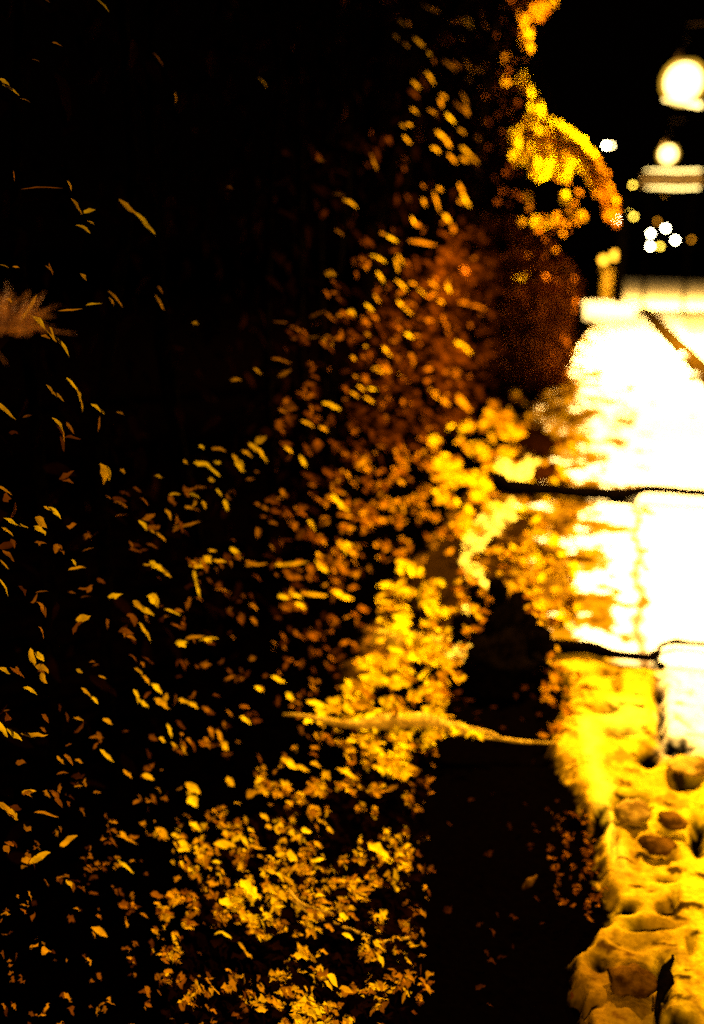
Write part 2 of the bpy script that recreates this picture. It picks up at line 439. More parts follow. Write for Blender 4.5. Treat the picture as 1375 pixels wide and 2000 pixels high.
# ------------------------------------------------------------------ stones in the rough ground
def stone(px, py, rx, ry, rz, mat, label, name="stone", sink=0.35):
    p = ground(px, py, 0.01)
    sc = (p - EYE).dot(CF) / F
    vs = []; fs = []
    n, mm = 14, 22
    seed = px * 0.37
    for i in range(n + 1):
        a = math.pi * i / n
        for j in range(mm):
            b = 2 * math.pi * j / mm
            d = Vector((math.sin(a) * math.cos(b), math.sin(a) * math.sin(b), math.cos(a)))
            r = 1 + 0.55 * noise.noise(d * 1.4 + Vector((seed, 0, 0))) + 0.22 * noise.noise(d * 4.5 + Vector((0, seed, 0)))
            vs.append((p.x + d.x * r * rx * sc, p.y + d.y * r * ry * sc, 0.01 + d.z * r * rz * sc * .7 + rz * sc * .7 * (1 - 2 * sink)))
    for i in range(n):
        for j in range(mm):
            fs.append((i * mm + j, (i + 1) * mm + j, (i + 1) * mm + (j + 1) % mm, i * mm + (j + 1) % mm))
    m = MB(); m.add(vs, fs); o = m.build(name, mat)
    return tag(o, label, "stone", "stones in the rough ground")
stone(1238, 1590, 30, 34, 24, STONE, "rounded yellow stone with a black hollow arching behind it")
stone(1283, 1655, 32, 26, 16, DARKSTONE, "brown stone below the arched hollow, beside a small pit")
stone(1312, 1606, 28, 26, 16, DARKSTONE, "brown stone right of the arched hollow")
stone(1236, 1920, 42, 40, 26, DARKSTONE, "largest brown rock, left of the black twig at the bottom")
stone(1345, 1500, 34, 34, 16, STONE, "pale yellow ridge stone under the two black hollows at the right edge")

# ------------------------------------------------------------------ branches and twigs
def stick(name, pts, rads, mat, label, cat="branch", jitter=0.0, blobs=()):
    m = MB(); P = []; Q = []
    for i in range(len(pts) - 1):
        for k in range(6):
            t = k / 6
            p = Vector(pts[i]).lerp(Vector(pts[i + 1]), t)
            P.append(p + Vector((noise.noise(p * 7) * jitter, noise.noise(p * 7 + Vector((9, 0, 0))) * jitter, 0.3 * noise.noise(p * 9 + Vector((0, 9, 0))) * jitter)))
            Q.append((rads[i] * (1 - t) + rads[i + 1] * t) * (1 + 0.25 * noise.noise(p * 11)))
    P.append(Vector(pts[-1])); Q.append(rads[-1])
    m.tube(P, Q, 9)
    for b, r in blobs: m.ball(b, r, 8, 0.8)
    o = m.build(name, mat)
    return tag(o, label, cat)
G = lambda px, py, z=0.03: ground(px, py, z)
stick("fallen_branch", [G(938, 893, .1), G(962, 925, .06), G(1000, 952), G(1080, 957), G(1150, 960), G(1205, 966), G(1262, 955), G(1320, 958), G(1420, 966)],
      [.022, .042, .056, .046, .040, .044, .030, .028, .028], BLACKBARK,
      "long black branch curving down from the hedge and lying across the white path", "branch", 0.03, [(G(1208, 966, .02), .06)])
stick("fallen_stick", [G(1030, 1258), G(1090, 1262), G(1150, 1264), G(1200, 1275), G(1275, 1285), G(1290, 1262), G(1320, 1254), G(1420, 1263)],
      [.034, .030, .026, .020, .013, .010, .013, .008], BLACKBARK,
      "thin black stick lying across the near end of the white path", "stick", 0.02, [(G(1278, 1278, .01), .02), (G(1292, 1300, .0), .018)])
stick("pale_branch", [G(560, 1398, .12), G(660, 1412, .09), G(740, 1406, .08), G(820, 1410, .07), G(900, 1425, .05), G(978, 1443, .03)],
      [.003, .010, .022, .028, .020, .004], PALEBARK,
      "pale yellow branch tapering to a point above the black ground", "branch", 0.03)
stick("thin_twig", [G(940, 1441, .02), G(1000, 1446, .015), G(1050, 1449, .01), G(1085, 1452, .01)], [.004, .005, .004, .003], PALEBARK,
      "thin dim twig continuing the pale branch to the yellow grit", "twig", 0.01)
stick("upright_twig", [G(1285, 1985, .02), G(1288, 1950, .025), G(1300, 1912, .03), G(1298, 1890, .035), G(1314, 1866, .03)], [.004, .006, .017, .010, .003], BLACKBARK,
      "short black crooked twig lying beside the largest brown rock", "twig", 0.01, [])
stick("curved_stem", [G(568, 1752, .05), G(610, 1785, .04), G(670, 1812, .03), G(745, 1838, .03), G(800, 1832, .03)], [.003] * 5, PALEBARK,
      "long thin curved stem lying among the bottom litter", "stem", 0.01)
stick("arched_stem", [G(560, 1735, .06), G(585, 1760, .05), G(620, 1778, .05), G(650, 1786, .05)], [.003] * 4, PALEBARK,
      "short arched stem above the long curved stem in the litter", "stem", 0.01)
stick("dry_sprig", [G(1020, 1735, .03), G(1034, 1722, .04), G(1048, 1710, .05)], [.003, .010, .002], DARKSTONE,
      "small dim brown sprig alone in the middle of the black ground", "sprig", 0.005)

# black stump rising between the litter and the path
st = empty("tree_stump", ground(985, 1290), "black broken stump between the leafy verge and the white path", "stump")
m = MB()
p0 = ground(985, 1292); base = p0
for dx, dy, h, w0, lean in [(-.02, .05, .30, .06, -.04), (.02, .0, .27, .10, .02), (-.09, -.03, .17, .07, -.08), (.07, .0, .17, .09, .05), (-.10, .0, .10, .05, -.07), (.0, -.12, .16, .13, 0), (-.05, .1, .25, .05, -.09)]:
    b0 = base + Vector((dx, dy, -.05)); P = []; Q = []
    for k in range(9):
        t = k / 8
        P.append(b0 + Vector((lean * t + .03 * noise.noise(Vector((dx * 9, t * 3, 1))), .02 * t, (h + .05) * t)))
        Q.append(w0 * (1 - .72 * t ** 3) * (1 + .6 * noise.noise(Vector((dx * 20, t * 7, 4)))) + .006)
    m.tube(P, Q, 9)
for a_ in range(9):
    an = a_ * .7; e = base + Vector((math.cos(an) * rnd.uniform(.14, .26), math.sin(an) * .2, rnd.uniform(-.03, .05)))
    m.tube([base + Vector((0, 0, .04)), base.lerp(e, .5) + Vector((0, 0, .04)), e], [.05, .03, .005], 7)
m.build("trunk", BLACKBARK, st)

# ------------------------------------------------------------------ hedge
HX = -1.08
L1 = Vector((0.95, 5.2, 4.0)); 
hedge = empty("hedge", (HX, 4.0, 0), "tall dark leafy hedge filling the left side with scattered glinting leaves", "hedge")
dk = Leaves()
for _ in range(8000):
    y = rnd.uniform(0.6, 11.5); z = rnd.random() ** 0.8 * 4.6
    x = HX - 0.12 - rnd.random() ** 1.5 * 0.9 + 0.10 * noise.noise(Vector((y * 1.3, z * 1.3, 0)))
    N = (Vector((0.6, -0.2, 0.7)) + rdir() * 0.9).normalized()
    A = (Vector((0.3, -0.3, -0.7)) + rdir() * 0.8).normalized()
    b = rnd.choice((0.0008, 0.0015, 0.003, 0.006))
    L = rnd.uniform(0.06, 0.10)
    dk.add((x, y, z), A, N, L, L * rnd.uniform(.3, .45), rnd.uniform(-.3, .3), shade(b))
# leaf glints of the near hedge: x1, y1, x2, y2 (ends of the leaf), width, glint brightness painted into the leaf colour
H = """185 -4 215 20 11 .9|0 155 16 165 12 .8|8 166 36 181 9 .9|40 192 58 197 5 .5|104 83 119 88 5 .4|64 116 76 119 5 .4|300 104 318 127 5 .4|342 180 344 203 4 .6|504 152 521 168 9 .9
|234 392 266 418 13 1|262 414 301 456 15 1|132 353 141 370 8 .7|142 390 160 415 8 .8|160 416 184 409 11 .9|170 432 184 437 7 .8|150 440 176 453 12 1|45 368 118 362 3 .3|26 335 28 352 4 .3
|168 596 198 591 8 .9|213 570 240 596 7 .8|214 582 222 596 6 .7|115 606 158 601 4 .5|60 615 90 640 14 1|84 632 112 664 14 1|106 656 136 694 9 1|33 633 54 606 10 .9|52 610 72 576 8 .8
|0 598 14 603 7 .6|12 583 22 590 9 .7|82 655 96 660 8 .6|305 578 321 604 7 .8|310 560 318 572 5 .5|159 535 168 546 10 .7|376 631 386 633 8 .7|444 365 454 368 8 .4|636 532 654 533 13 .9|682 610 690 614 11 .9
|672 389 698 402 8 .9|652 379 672 380 5 .6|656 448 671 459 4 .6|620 311 632 314 6 .5|606 618 634 606 4 .4|96 516 104 535 7 .5|90 520 104 530 6 .5|0 517 16 521 5 .7|26 521 36 522 4 .6|89 0 96 4 4 .3
|131 739 152 760 8 1|148 752 158 782 7 1|156 778 162 803 5 .8|91 752 105 768 8 .8|102 766 124 782 8 .8|-12 786 28 816 15 1|180 790 196 803 8 .9|194 800 203 808 6 .9|195 815 194 842 4 .5|104 817 124 838 11 1|124 842 126 870 4 .5
|229 805 241 809 7 .6|197 907 204 946 20 1|208 912 216 936 14 1|236 917 244 923 8 .7|272 1018 286 1034 11 1|294 1036 300 1040 7 .8|305 1040 324 1056 8 .7|302 930 316 932 10 .8
|95 990 119 1010 12 1|70 1012 90 1030 20 .8|66 1028 90 1042 14 .8|86 990 96 996 5 .7|8 1012 34 1024 12 1|30 1024 54 1028 7 .8|4 1030 26 1044 8 .8|-6 950 22 964 8 .6|0 1094 16 1110 5 .8|-2 1130 17 1162 6 .8
|212 1166 236 1160 12 .9|150 1210 174 1204 16 .9|141 1094 148 1104 6 .9|136 1112 165 1108 6 .6|293 1098 318 1116 20 1|316 1112 334 1126 9 .9|281 1102 296 1102 5 .8|260 1176 276 1190 14 1|268 1184 300 1200 14 1|290 1164 304 1180 18 .9|300 1160 310 1184 12 .9
|272 1216 296 1250 9 .9|380 904 402 908 10 1|398 902 430 928 10 1|455 888 464 906 8 1|462 896 476 920 13 1|474 880 492 892 9 .9|487 866 502 880 10 1|500 874 522 900 10 1|500 866 518 854 12 .9|390 870 398 876 6 .9|414 876 440 878 7 .8
|360 900 364 905 7 .7|420 903 430 903 8 .9|408 937 418 938 9 .9|424 956 433 968 6 .9|438 978 446 996 11 1|332 966 350 964 6 .9|370 964 388 970 9 .9|384 972 378 990 7 .8|362 990 376 992 7 .8|323 996 334 1014 10 .9|396 980 402 992 8 .7
|338 1030 370 1026 5 .6|352 1028 388 1016 5 .6|586 892 598 910 10 1|603 1018 616 1034 12 1|632 786 664 798 8 1|590 822 612 830 8 .9|625 834 640 841 7 .8|648 968 664 982 9 1|660 980 680 998 9 1|545 800 560 806 7 .4
|556 874 570 884 10 .7|497 720 510 730 7 .9|452 742 470 742 6 .7|532 700 568 706 6 .5|545 735 568 722 8 .5|428 1098 436 1108 6 .3|372 1104 400 1104 12 .9|376 1096 388 1104 7 .8|400 1088 412 1096 14 1|416 1094 440 1096 8 .8|452 1070 472 1088 11 1|408 1074 422 1076 7 .8|398 1096 402 1096 12 1
|378 1116 384 1140 8 1|382 1138 390 1166 6 1|340 1194 356 1194 8 .4|322 1190 352 1200 6 .8|344 1256 364 1254 12 1|364 1246 396 1240 7 .6|390 1250 424 1244 7 .8|400 1248 412 1252 10 .9|348 1260 362 1262 9 .9|540 1102 600 1096 7 .8|538 1104 552 1104 10 .9|620 1080 628 1094 12 .9|618 1096 640 1116 13 1|480 1104 520 1100 5 .5
|545 1164 562 1166 10 .9|566 1156 590 1166 9 .9|578 1178 596 1188 9 .8|590 1160 640 1160 9 .8|650 1156 690 1168 14 .8|660 1060 680 1080 7 1|676 1060 690 1080 16 .9
|60 1268 68 1298 15 .9|68 1276 86 1290 14 .9|70 1300 94 1312 16 .8|80 1316 90 1334 14 .8|48 1342 72 1354 11 .9|0 1304 18 1316 10 .8|-8 1412 16 1436 13 1|14 1424 42 1446 11 1|44 1434 90 1436 9 .7|0 1568 20 1590 14 .8|18 1582 36 1600 12 .7
|160 1344 178 1360 7 .9|180 1362 192 1372 9 .9|146 1402 162 1406 7 .8|202 1404 218 1414 9 .9|196 1466 222 1486 12 1|262 1348 272 1372 9 1|272 1366 290 1380 9 .9|264 1306 278 1316 8 .9|278 1320 292 1336 8 .9|298 1336 316 1354 15 1|304 1364 330 1384 16 .9|326 1356 322 1374 10 .9|350 1366 372 1376 12 1|368 1374 386 1382 11 1
|194 1320 206 1324 6 .6|150 1308 160 1314 7 .8|327 1416 336 1438 8 1|278 1514 300 1522 13 1|242 1504 258 1518 9 .8|336 1450 346 1460 6 .8|356 1456 364 1472 6 .8|312 1442 322 1448 7 .8|364 1532 392 1546 18 .7|368 1560 384 1576 20 1|366 1548 378 1566 12 .9|372 1606 390 1622 10 1|424 1426 434 1450 10 .7|434 1452 446 1464 14 .9
|444 1520 456 1534 14 .9|532 1322 556 1330 9 1|560 1356 572 1366 10 1|500 1342 510 1348 9 .9|472 1400 490 1412 7 .9|232 1680 262 1702 7 1|118 1654 148 1634 12 .7|60 1684 94 1664 15 .7|44 1548 68 1546 12 .7|70 1586 112 1594 8 .6|112 1478 124 1492 8 .8|148 1484 160 1490 8 .7|130 1720 144 1736 8 .8
|180 1812 210 1828 14 .6|234 1626 250 1640 9 .8|230 1632 266 1648 7 .6|350 1644 372 1662 14 1|348 1660 368 1662 9 .9|336 1630 350 1636 9 .9|386 1672 400 1684 13 .9|416 1682 430 1684 8 .9|420 1648 460 1650 16 1|452 1646 470 1630 12 1|470 1632 488 1650 9 1|480 1650 516 1656 7 .8|306 1618 330 1636 14 .8|534 1660 556 1684 0 .9
|520 1700 540 1706 10 1|540 1706 556 1720 9 1|556 1712 576 1730 8 .9|560 1670 580 1680 20 1|540 1670 556 1666 10 .9|590 1620 606 1626 14 1|608 1680 632 1676 8 .9|570 1640 588 1630 8 .8|470 1722 490 1742 22 1|486 1740 508 1752 24 1|430 1758 450 1768 16 1|452 1760 474 1756 12 1|470 1790 500 1796 14 1|546 1742 560 1760 16 1|536 1764 548 1770 12 1
|420 1824 440 1820 7 1|436 1820 452 1832 8 1|466 1842 482 1860 8 .9|480 1862 492 1870 7 .8|356 1808 378 1814 8 .9|580 1964 612 1972 34 1|600 1974 618 1990 18 .9|640 1906 660 1924 18 1|664 1930 690 1936 12 .9|636 1918 650 1932 12 .9|626 1856 640 1862 10 .7|664 1786 680 1794 15 1|670 1824 690 1832 12 1|730 1840 744 1850 9 .9|740 1868 750 1886 14 1|690 1740 730 1734 9 .7
|720 1650 760 1672 24 1|748 1676 772 1684 20 1|770 1640 776 1660 10 .7|770 1700 776 1740 10 .8|730 1790 746 1786 9 .8|640 1616 650 1626 9 .7|660 1500 700 1520 9 .7|556 1484 580 1500 12 .8|580 1496 604 1506 9 .8|608 1490 626 1496 10 .8|484 1556 500 1546 16 .8|500 1548 520 1540 7 .7|510 1590 524 1602 9 .9|520 1614 530 1616 9 .8
|505 1344 512 1348 9 .9|600 1370 640 1376 14 .9|616 1384 640 1404 20 .9|640 1370 664 1370 14 .8|700 1300 740 1310 20 .8|706 1320 730 1350 22 .9|728 1310 742 1340 14 .8|716 1356 724 1400 12 .9|690 1370 700 1376 10 .8
|500 150 521 168 1 .5"""
lit = Leaves(.28)
def px_leaf(C_, x1, y1, x2, y2, wd, b, depth=None, jit=0.0):
    mx, my = (x1 + x2) / 2, (y1 + y2) / 2
    xx = HX + 0.02 + jit * rnd.uniform(-1, 1)
    if depth is None:
        p = at_x(mx, my, xx)
        if mx > 1180 or p.z < 0.10 or p.y > 14: 
            p = ground(mx, my, 0.04 + rnd.uniform(0, 0.05))
            if p.x < HX: p = at_x(mx, my, HX + .02)
    else: p = at_y(mx, my, depth)
    sc = (p - EYE).dot(CF) / F
    A = CR * (x2 - x1) - CU * (y2 - y1)
    Lp = max(A.length, wd * 1.05) + 3
    if A.length < 0.1: A = CR
    toC = (EYE - p).normalized(); toL = (L1 - p).normalized()
    N = (toC * 1.1 + toL * 1.0 + rdir() * 0.25).normalized()
    C_.add(p, A.normalized() + toC * rnd.uniform(-.3, .3), N, Lp * sc * 1.04, wd * sc * 0.95, rnd.uniform(-.15, .35), shade(b))
for row in H.replace("\n", "").split("|"):
    a = [float(q) for q in row.split()]
    if a[4] < 2: continue
    a[4] *= 1.1
    px_leaf(lit, *a[:5], a[5] * rnd.uniform(.8, 1.3))
# overhanging leaves between the hedge and the street lamps
H2 = """824 8 840 18 7 .9|838 14 858 22 8 1|778 38 792 50 7 1|796 42 800 50 7 .9|810 74 828 88 9 1|896 38 912 46 8 .9|912 42 924 54 9 1|912 34 920 44 7 .9|880 44 898 41 5 .7|940 20 946 34 4 .4|944 46 954 56 8 .6|900 74 904 76 6 .8|770 68 778 76 6 .7|788 84 798 92 4 .6
|836 102 840 108 6 .9|846 116 850 122 4 .5|832 140 850 162 7 .9|866 118 890 136 7 .6|884 120 900 132 5 .6|908 116 924 144 6 .7|930 132 942 142 12 .8|912 152 920 158 6 .7|806 158 820 172 10 .7|858 194 864 208 10 1|862 184 872 190 7 .6|902 182 914 206 7 .8|890 200 912 220 5 .7|908 208 916 224 10 .8|872 222 888 238 7 1
|838 214 852 222 4 .7|804 212 816 220 6 .9|796 242 804 246 9 1|784 242 790 248 6 .8|854 256 872 270 10 1|868 270 880 286 10 1|844 288 858 296 9 1|790 266 802 280 7 1|876 302 892 318 8 1|900 286 920 302 9 1|914 298 934 318 8 1|896 252 908 260 6 .7|930 266 938 274 9 .8|902 308 916 314 10 .8|942 236 952 242 6 .5
|724 300 730 312 7 .6|728 310 737 330 8 .9|896 358 906 380 8 1|904 378 918 402 9 1|896 392 906 396 7 .8|848 376 860 412 6 .8|856 366 864 372 6 .6|826 388 832 402 7 .7|804 424 812 440 9 1|868 420 880 434 12 1|824 360 830 366 5 .5
|744 454 752 458 8 .8|756 460 776 470 9 1|726 498 754 510 9 1|776 498 790 516 6 .9|772 506 778 530 10 1|738 532 750 550 11 1|736 536 744 540 8 1|706 516 718 526 9 .5|774 548 796 566 9 1|796 552 820 558 7 .6|820 566 844 578 12 .9|840 578 866 590 16 1|866 550 880 570 11 1|840 550 858 562 11 .7|778 588 804 612 10 1
|732 576 742 590 10 1|714 594 730 606 9 1|682 610 690 614 10 1|638 612 650 622 9 .7|658 616 668 616 7 .7|714 650 722 656 9 .9|790 650 806 660 10 1|712 676 726 684 9 1|748 678 764 694 12 1|686 694 698 706 10 1|736 724 780 726 13 1|728 720 740 716 7 .7|692 734 704 742 9 .9|720 758 738 760 9 1
|700 754 712 762 8 .9|686 766 700 776 9 .9|712 776 730 786 10 1|880 585 950 600 12 .5|886 665 920 690 16 .8|840 760 880 790 22 .8|890 770 920 800 22 .9|800 470 850 478 12 .5|636 655 654 662 7 .7|598 658 620 656 5 .6|630 662 650 674 9 .7|536 628 560 628 6 .5"""
over = empty("overhanging_tree", (-1.5, 6.2, 0), "dark tree behind the hedge with small slanting yellow leaves near the street lamps", "tree")
ol = Leaves()
for row in H2.replace("\n", "").split("|"):
    a = [float(q) for q in row.split()]
    a[4] *= .62
    px_leaf(ol, *a[:5], a[5] * rnd.uniform(.5, 1.05), None, 0.02)
m = MB(); m.tube([(-1.75, 6.4, -.1), (-1.7, 6.3, 1.5), (-1.55, 6.2, 3.0), (-1.3, 5.8, 4.5)], [.12, .10, .08, .04], 10)
m.tube([(-1.7, 6.3, 1.6), (-1.3, 5.6, 2.2), (-1.1, 5.0, 2.9)], [.05, .03, .01], 7)
m.tube([(-1.6, 6.25, 2.4), (-1.25, 6.9, 3.0), (-1.1, 7.6, 3.3)], [.05, .03, .01], 7)
m.build("trunk", BLACKBARK, over)
for _ in range(900):
    y = rnd.uniform(3.8, 9.5); z = rnd.uniform(1.6, 4.8)
    p = Vector((HX - 0.05 - rnd.random() * .5, y, z))
    ol.add(p, Vector((.3, -.4, -.7)) + rdir() * .5, Vector((.6, -.2, .6)) + rdir() * .9, rnd.uniform(.05, .09), .028, .1, shade(rnd.choice((.005, .01, .03, .12))))
ol.build("crown", LEAF, over)

def blotch(C_, poly, n, size, bright, zr=(0.02, 0.10), mode="x", depth=None, dens=None, up=0.0, col=None):
    x0 = min(p[0] for p in poly); x1 = max(p[0] for p in poly); y0 = min(p[1] for p in poly); y1 = max(p[1] for p in poly)
    k = 0; tries = 0
    while k < n and tries < n * 60:
        tries += 1
        px, py = rnd.uniform(x0, x1), rnd.uniform(y0, y1)
        if not inside(px, py, poly): continue
        if dens and rnd.random() > dens(px, py): continue
        if mode == "y": p = at_y(px, py, depth + rnd.uniform(-.4, .4))
        else:
            p = at_x(px, py, HX + rnd.uniform(-.05, .06))
            if p.z < zr[1] or p.y > 14 or px > 1180: p = ground(px, py, rnd.uniform(*zr))
        toC = (EYE - p).normalized(); toL = (L1 - p).normalized()
        L = rnd.uniform(*size)
        A = CR * rnd.uniform(.2, 1) - CU * rnd.uniform(-.5, 1) + rdir() * .4
        N = (toC + toL + Vector((0, 0, up)) + rdir() * 0.6).normalized()
        b = rnd.uniform(*bright)
        C_.add(p, A, N, L, L * rnd.uniform(.22, .6), rnd.uniform(-.3, .3), (col or shade)(b))
        k += 1
def nz2(thr1, thr2, off):
    a = nz(.011, thr1, off, 5); b = nz(.036, thr2, off + 3, 9)
    return lambda px, py: a(px, py) * b(px, py)
def nz(s, thr, off=0.0, k=8.0):
    return lambda px, py: min(1, max(0, (noise.noise(Vector((px * s, py * s * 1.2, off))) - thr) * k))
# dim leaves in the middle of the hedge, thicker towards path and ground
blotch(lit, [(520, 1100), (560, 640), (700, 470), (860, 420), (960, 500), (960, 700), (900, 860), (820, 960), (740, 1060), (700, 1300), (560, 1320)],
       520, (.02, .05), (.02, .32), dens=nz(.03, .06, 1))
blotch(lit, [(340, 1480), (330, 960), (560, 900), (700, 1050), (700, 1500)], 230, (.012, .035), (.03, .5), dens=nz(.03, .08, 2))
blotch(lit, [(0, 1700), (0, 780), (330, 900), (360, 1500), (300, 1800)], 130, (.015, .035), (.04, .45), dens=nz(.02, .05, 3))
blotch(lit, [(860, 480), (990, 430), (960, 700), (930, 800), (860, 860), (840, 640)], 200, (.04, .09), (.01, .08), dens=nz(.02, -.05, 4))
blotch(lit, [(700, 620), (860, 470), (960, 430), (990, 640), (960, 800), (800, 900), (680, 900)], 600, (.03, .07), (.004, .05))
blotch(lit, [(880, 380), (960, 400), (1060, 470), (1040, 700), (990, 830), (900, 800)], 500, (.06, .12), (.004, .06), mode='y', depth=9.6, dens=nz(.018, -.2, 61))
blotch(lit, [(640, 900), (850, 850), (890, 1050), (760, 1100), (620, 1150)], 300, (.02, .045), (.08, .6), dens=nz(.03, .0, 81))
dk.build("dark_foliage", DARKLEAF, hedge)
lit.build("leaf_sprays", LEAF, hedge)["label"] = "scattered curled leaves with lamp glints painted in as pale colour"
m = MB()
for k in range(26):
    y = 0.9 + k * 0.42 + rnd.uniform(-.1, .1)
    p = Vector((HX - .45, y, -.1)); P = [p]; Rr = [.022]
    for q in range(6):
        p = p + Vector((rnd.uniform(-.06, .10), rnd.uniform(-.15, .15), rnd.uniform(.45, .7))); P.append(p); Rr.append(.02 - .0028 * q)
    m.tube(P, Rr, 6)
m.build("stems", BARK, hedge)

# ------------------------------------------------------------------ bright shrub and litter along the path edge
sh = empty("low_shrub", ground(830, 1230), "low bright yellow shrub spreading over the path edge beside the black stump", "shrub")
sl = Leaves(.4)
blotch(sl, [(745, 1130), (790, 1090), (850, 1120), (890, 1180), (870, 1260), (800, 1290), (740, 1250), (730, 1180)], 260, (.03, .06), (.5, 1.3), (.05, .25), dens=nz(.035, -.02, 5))
blotch(sl, [(700, 1290), (780, 1270), (900, 1280), (880, 1320), (860, 1400), (720, 1400), (640, 1400)], 300, (.03, .055), (.4, 1.2), (.02, .12), dens=nz(.03, -.06, 6))
blotch(sl, [(840, 860), (930, 800), (950, 870), (980, 940), (1000, 960), (960, 1010), (920, 1080), (880, 1080), (850, 960)], 430, (.03, .07), (.2, 1.1), (.02, .2), dens=nz(.028, -.02, 7))
blotch(sl, [(930, 840), (960, 790), (1010, 760), (1040, 820), (1010, 860), (990, 900)], 130, (.05, .09), (.2, .9), (.03, .3), dens=nz(.03, -.05, 8))
blotch(sl, [(1000, 1060), (1060, 1020), (1100, 1160), (1090, 1290), (1010, 1270)], 150, (.02, .05), (.1, 1.0), (.01, .10), dens=nz(.04, .0, 41))
blotch(sl, [(900, 1080), (985, 1060), (1040, 1120), (1060, 1230), (1010, 1180), (985, 1120), (960, 1180), (930, 1230), (880, 1240)], 150, (.02, .045), (.1, .9), (.16, .34), dens=nz(.045, .0, 47))
blotch(sl, [(860, 1250), (960, 1230), (1000, 1190), (930, 1130), (900, 1340), (870, 1420)], 130, (.02, .05), (.1, .9), (.01, .15), dens=nz(.04, .0, 42))
blotch(sl, [(1060, 1290), (1110, 1290), (1150, 1340), (1110, 1420), (1060, 1440)], 110, (.015, .04), (.1, .6), (.0, .05), dens=nz(.04, .0, 43))
m = MB()
for k in range(16):
    b0 = Vector(sh.location) + Vector((rnd.uniform(-.01, .01), rnd.uniform(-.01, .01), -.03))
    m.tube([b0, b0 + Vector((rnd.uniform(-.1, .1), rnd.uniform(-.1, .1), .12)), b0 + Vector((rnd.uniform(-.2, .2), rnd.uniform(-.2, .2), .24))], [.006, .005, .002], 5)
m.build("stems", BARK, sh)
sl.build("foliage", LEAF, sh)

wl = Leaves(.45)   # litter on the path margin, strong lamp light painted in as pale colour
blotch(wl, [(905, 1060), (960, 985), (1005, 975), (1010, 1010), (960, 1050), (920, 1090), (965, 1160), (975, 1185), (930, 1180), (960, 1230), (945, 1262), (880, 1300), (870, 1285), (925, 1235), (905, 1190), (940, 1170), (905, 1110)],
       420, (.03, .06), (.9, 1.9), (.02, .10), up=1.0, col=pale)
blotch(wl, [(965, 915), (985, 900), (1010, 918), (1040, 895), (1052, 905), (1030, 935), (1000, 938)], 90, (.05, .09), (1.4, 2.2), (.02, .08), up=1.0, col=pale)
blotch(wl, [(1015, 970), (1150, 975), (1180, 1040), (1150, 1110), (1170, 1200), (1100, 1250), (1020, 1180), (1000, 1080)], 90, (.03, .06), (.3, 1.2), (.01, .03), dens=nz(.03, .0, 9), up=1.0)
blotch(wl, [(1015, 970), (1150, 975), (1160, 1040), (1130, 1110), (1130, 1200), (1100, 1250), (1020, 1180), (1000, 1080)], 90, (.04, .07), (.01, .06), (.01, .03), dens=nz(.03, .08, 19), up=1.0)
blotch(wl, [(960, 800), (1130, 740), (1190, 800), (1180, 930), (1040, 945), (960, 880)], 120, (.05, .09), (.2, 1.1), (.01, .05), dens=nz(.03, .0, 10), up=1.0)
blotch(wl, [(1005, 835), (1060, 840), (1085, 870), (1060, 885), (1020, 870)], 110, (.08, .14), (.004, .01), (.06, .16), up=1.0)
blotch(wl, [(1045, 915), (1085, 905), (1075, 930), (1050, 940)], 50, (.06, .1), (.004, .03), (.04, .1), up=1.0)
tag(wl.build("leaf_litter", LITTER), "fallen leaves painted pale as strongly lit, heaped along the hedge side of the white path", "fallen leaves", kind="stuff")

gl = Leaves(.6)   # leaf litter carpet at the bottom
blotch(gl, [(480, 2040), (500, 1500), (640, 1420), (830, 1450), (800, 1560), (810, 1800), (800, 2040)], 1150, (.010, .034), (.25, 1.0), (.01, .05), dens=nz2(-.18, .02, 11))
blotch(gl, [(700, 1440), (880, 1425), (830, 1460), (790, 1530), (730, 1500)], 220, (.02, .045), (.5, 1.3), (.02, .07), dens=nz(.03, -.1, 12))
blotch(gl, [(560, 1400), (700, 1395), (870, 1408), (980, 1440), (860, 1432), (700, 1430)], 120, (.02, .04), (.7, 1.4), (.03, .07))
blotch(gl, [(260, 2040), (340, 1600), (480, 1540), (520, 2040)], 420, (.008, .028), (.1, .9), (.02, .06), dens=nz2(-.1, .04, 13))
blotch(gl, [(0, 2040), (0, 1500), (330, 1500), (430, 1620), (430, 2040)], 230, (.006, .022), (.04, .6), (.02, .05), dens=nz(.026, .10, 15))
blotch(gl, [(300, 2040), (420, 1640), (830, 1440), (805, 2040)], 900, (.02, .05), (.0005, .008), (.0, .05))
blotch(gl, [(1080, 1560), (1160, 1590), (1180, 1690), (1190, 1760), (1150, 1800), (1090, 1770), (1070, 1680)], 170, (.008, .02), (.04, .3), (.0, .02), dens=nz(.05, .0, 14), up=1)
blotch(gl, [(830, 1470), (1080, 1480), (1120, 1980), (830, 1980)], 26, (.01, .025), (.02, .07), (.0, .02), up=1)
blotch(gl, [(890, 1300), (1080, 1310), (1060, 1430), (890, 1420)], 26, (.015, .03), (.01, .05), (.0, .02), up=1)
blotch(gl, [(430, 1760), (480, 1710), (560, 1740), (540, 1790), (500, 1850), (470, 1790)], 170, (.012, .03), (.6, 1.2), (.02, .06), dens=nz(.04, -.05, 71))
blotch(gl, [(570, 1960), (600, 1930), (640, 1980), (640, 2010), (580, 2010)], 120, (.012, .03), (.6, 1.2), (.02, .06))
blotch(gl, [(300, 1630), (460, 1560), (520, 1650), (640, 1700), (700, 1640), (780, 1640), (780, 1700), (620, 1800), (500, 1700), (380, 1720)], 330, (.010, .026), (.3, 1.0), (.02, .06), dens=nz(.035, .02, 73))
blotch(gl, [(800, 1470), (850, 1460), (880, 1500), (840, 1560), (850, 1700), (825, 1800), (850, 1960), (800, 2000)], 110, (.010, .025), (.05, .6), (.0, .02), dens=nz(.04, .0, 75))
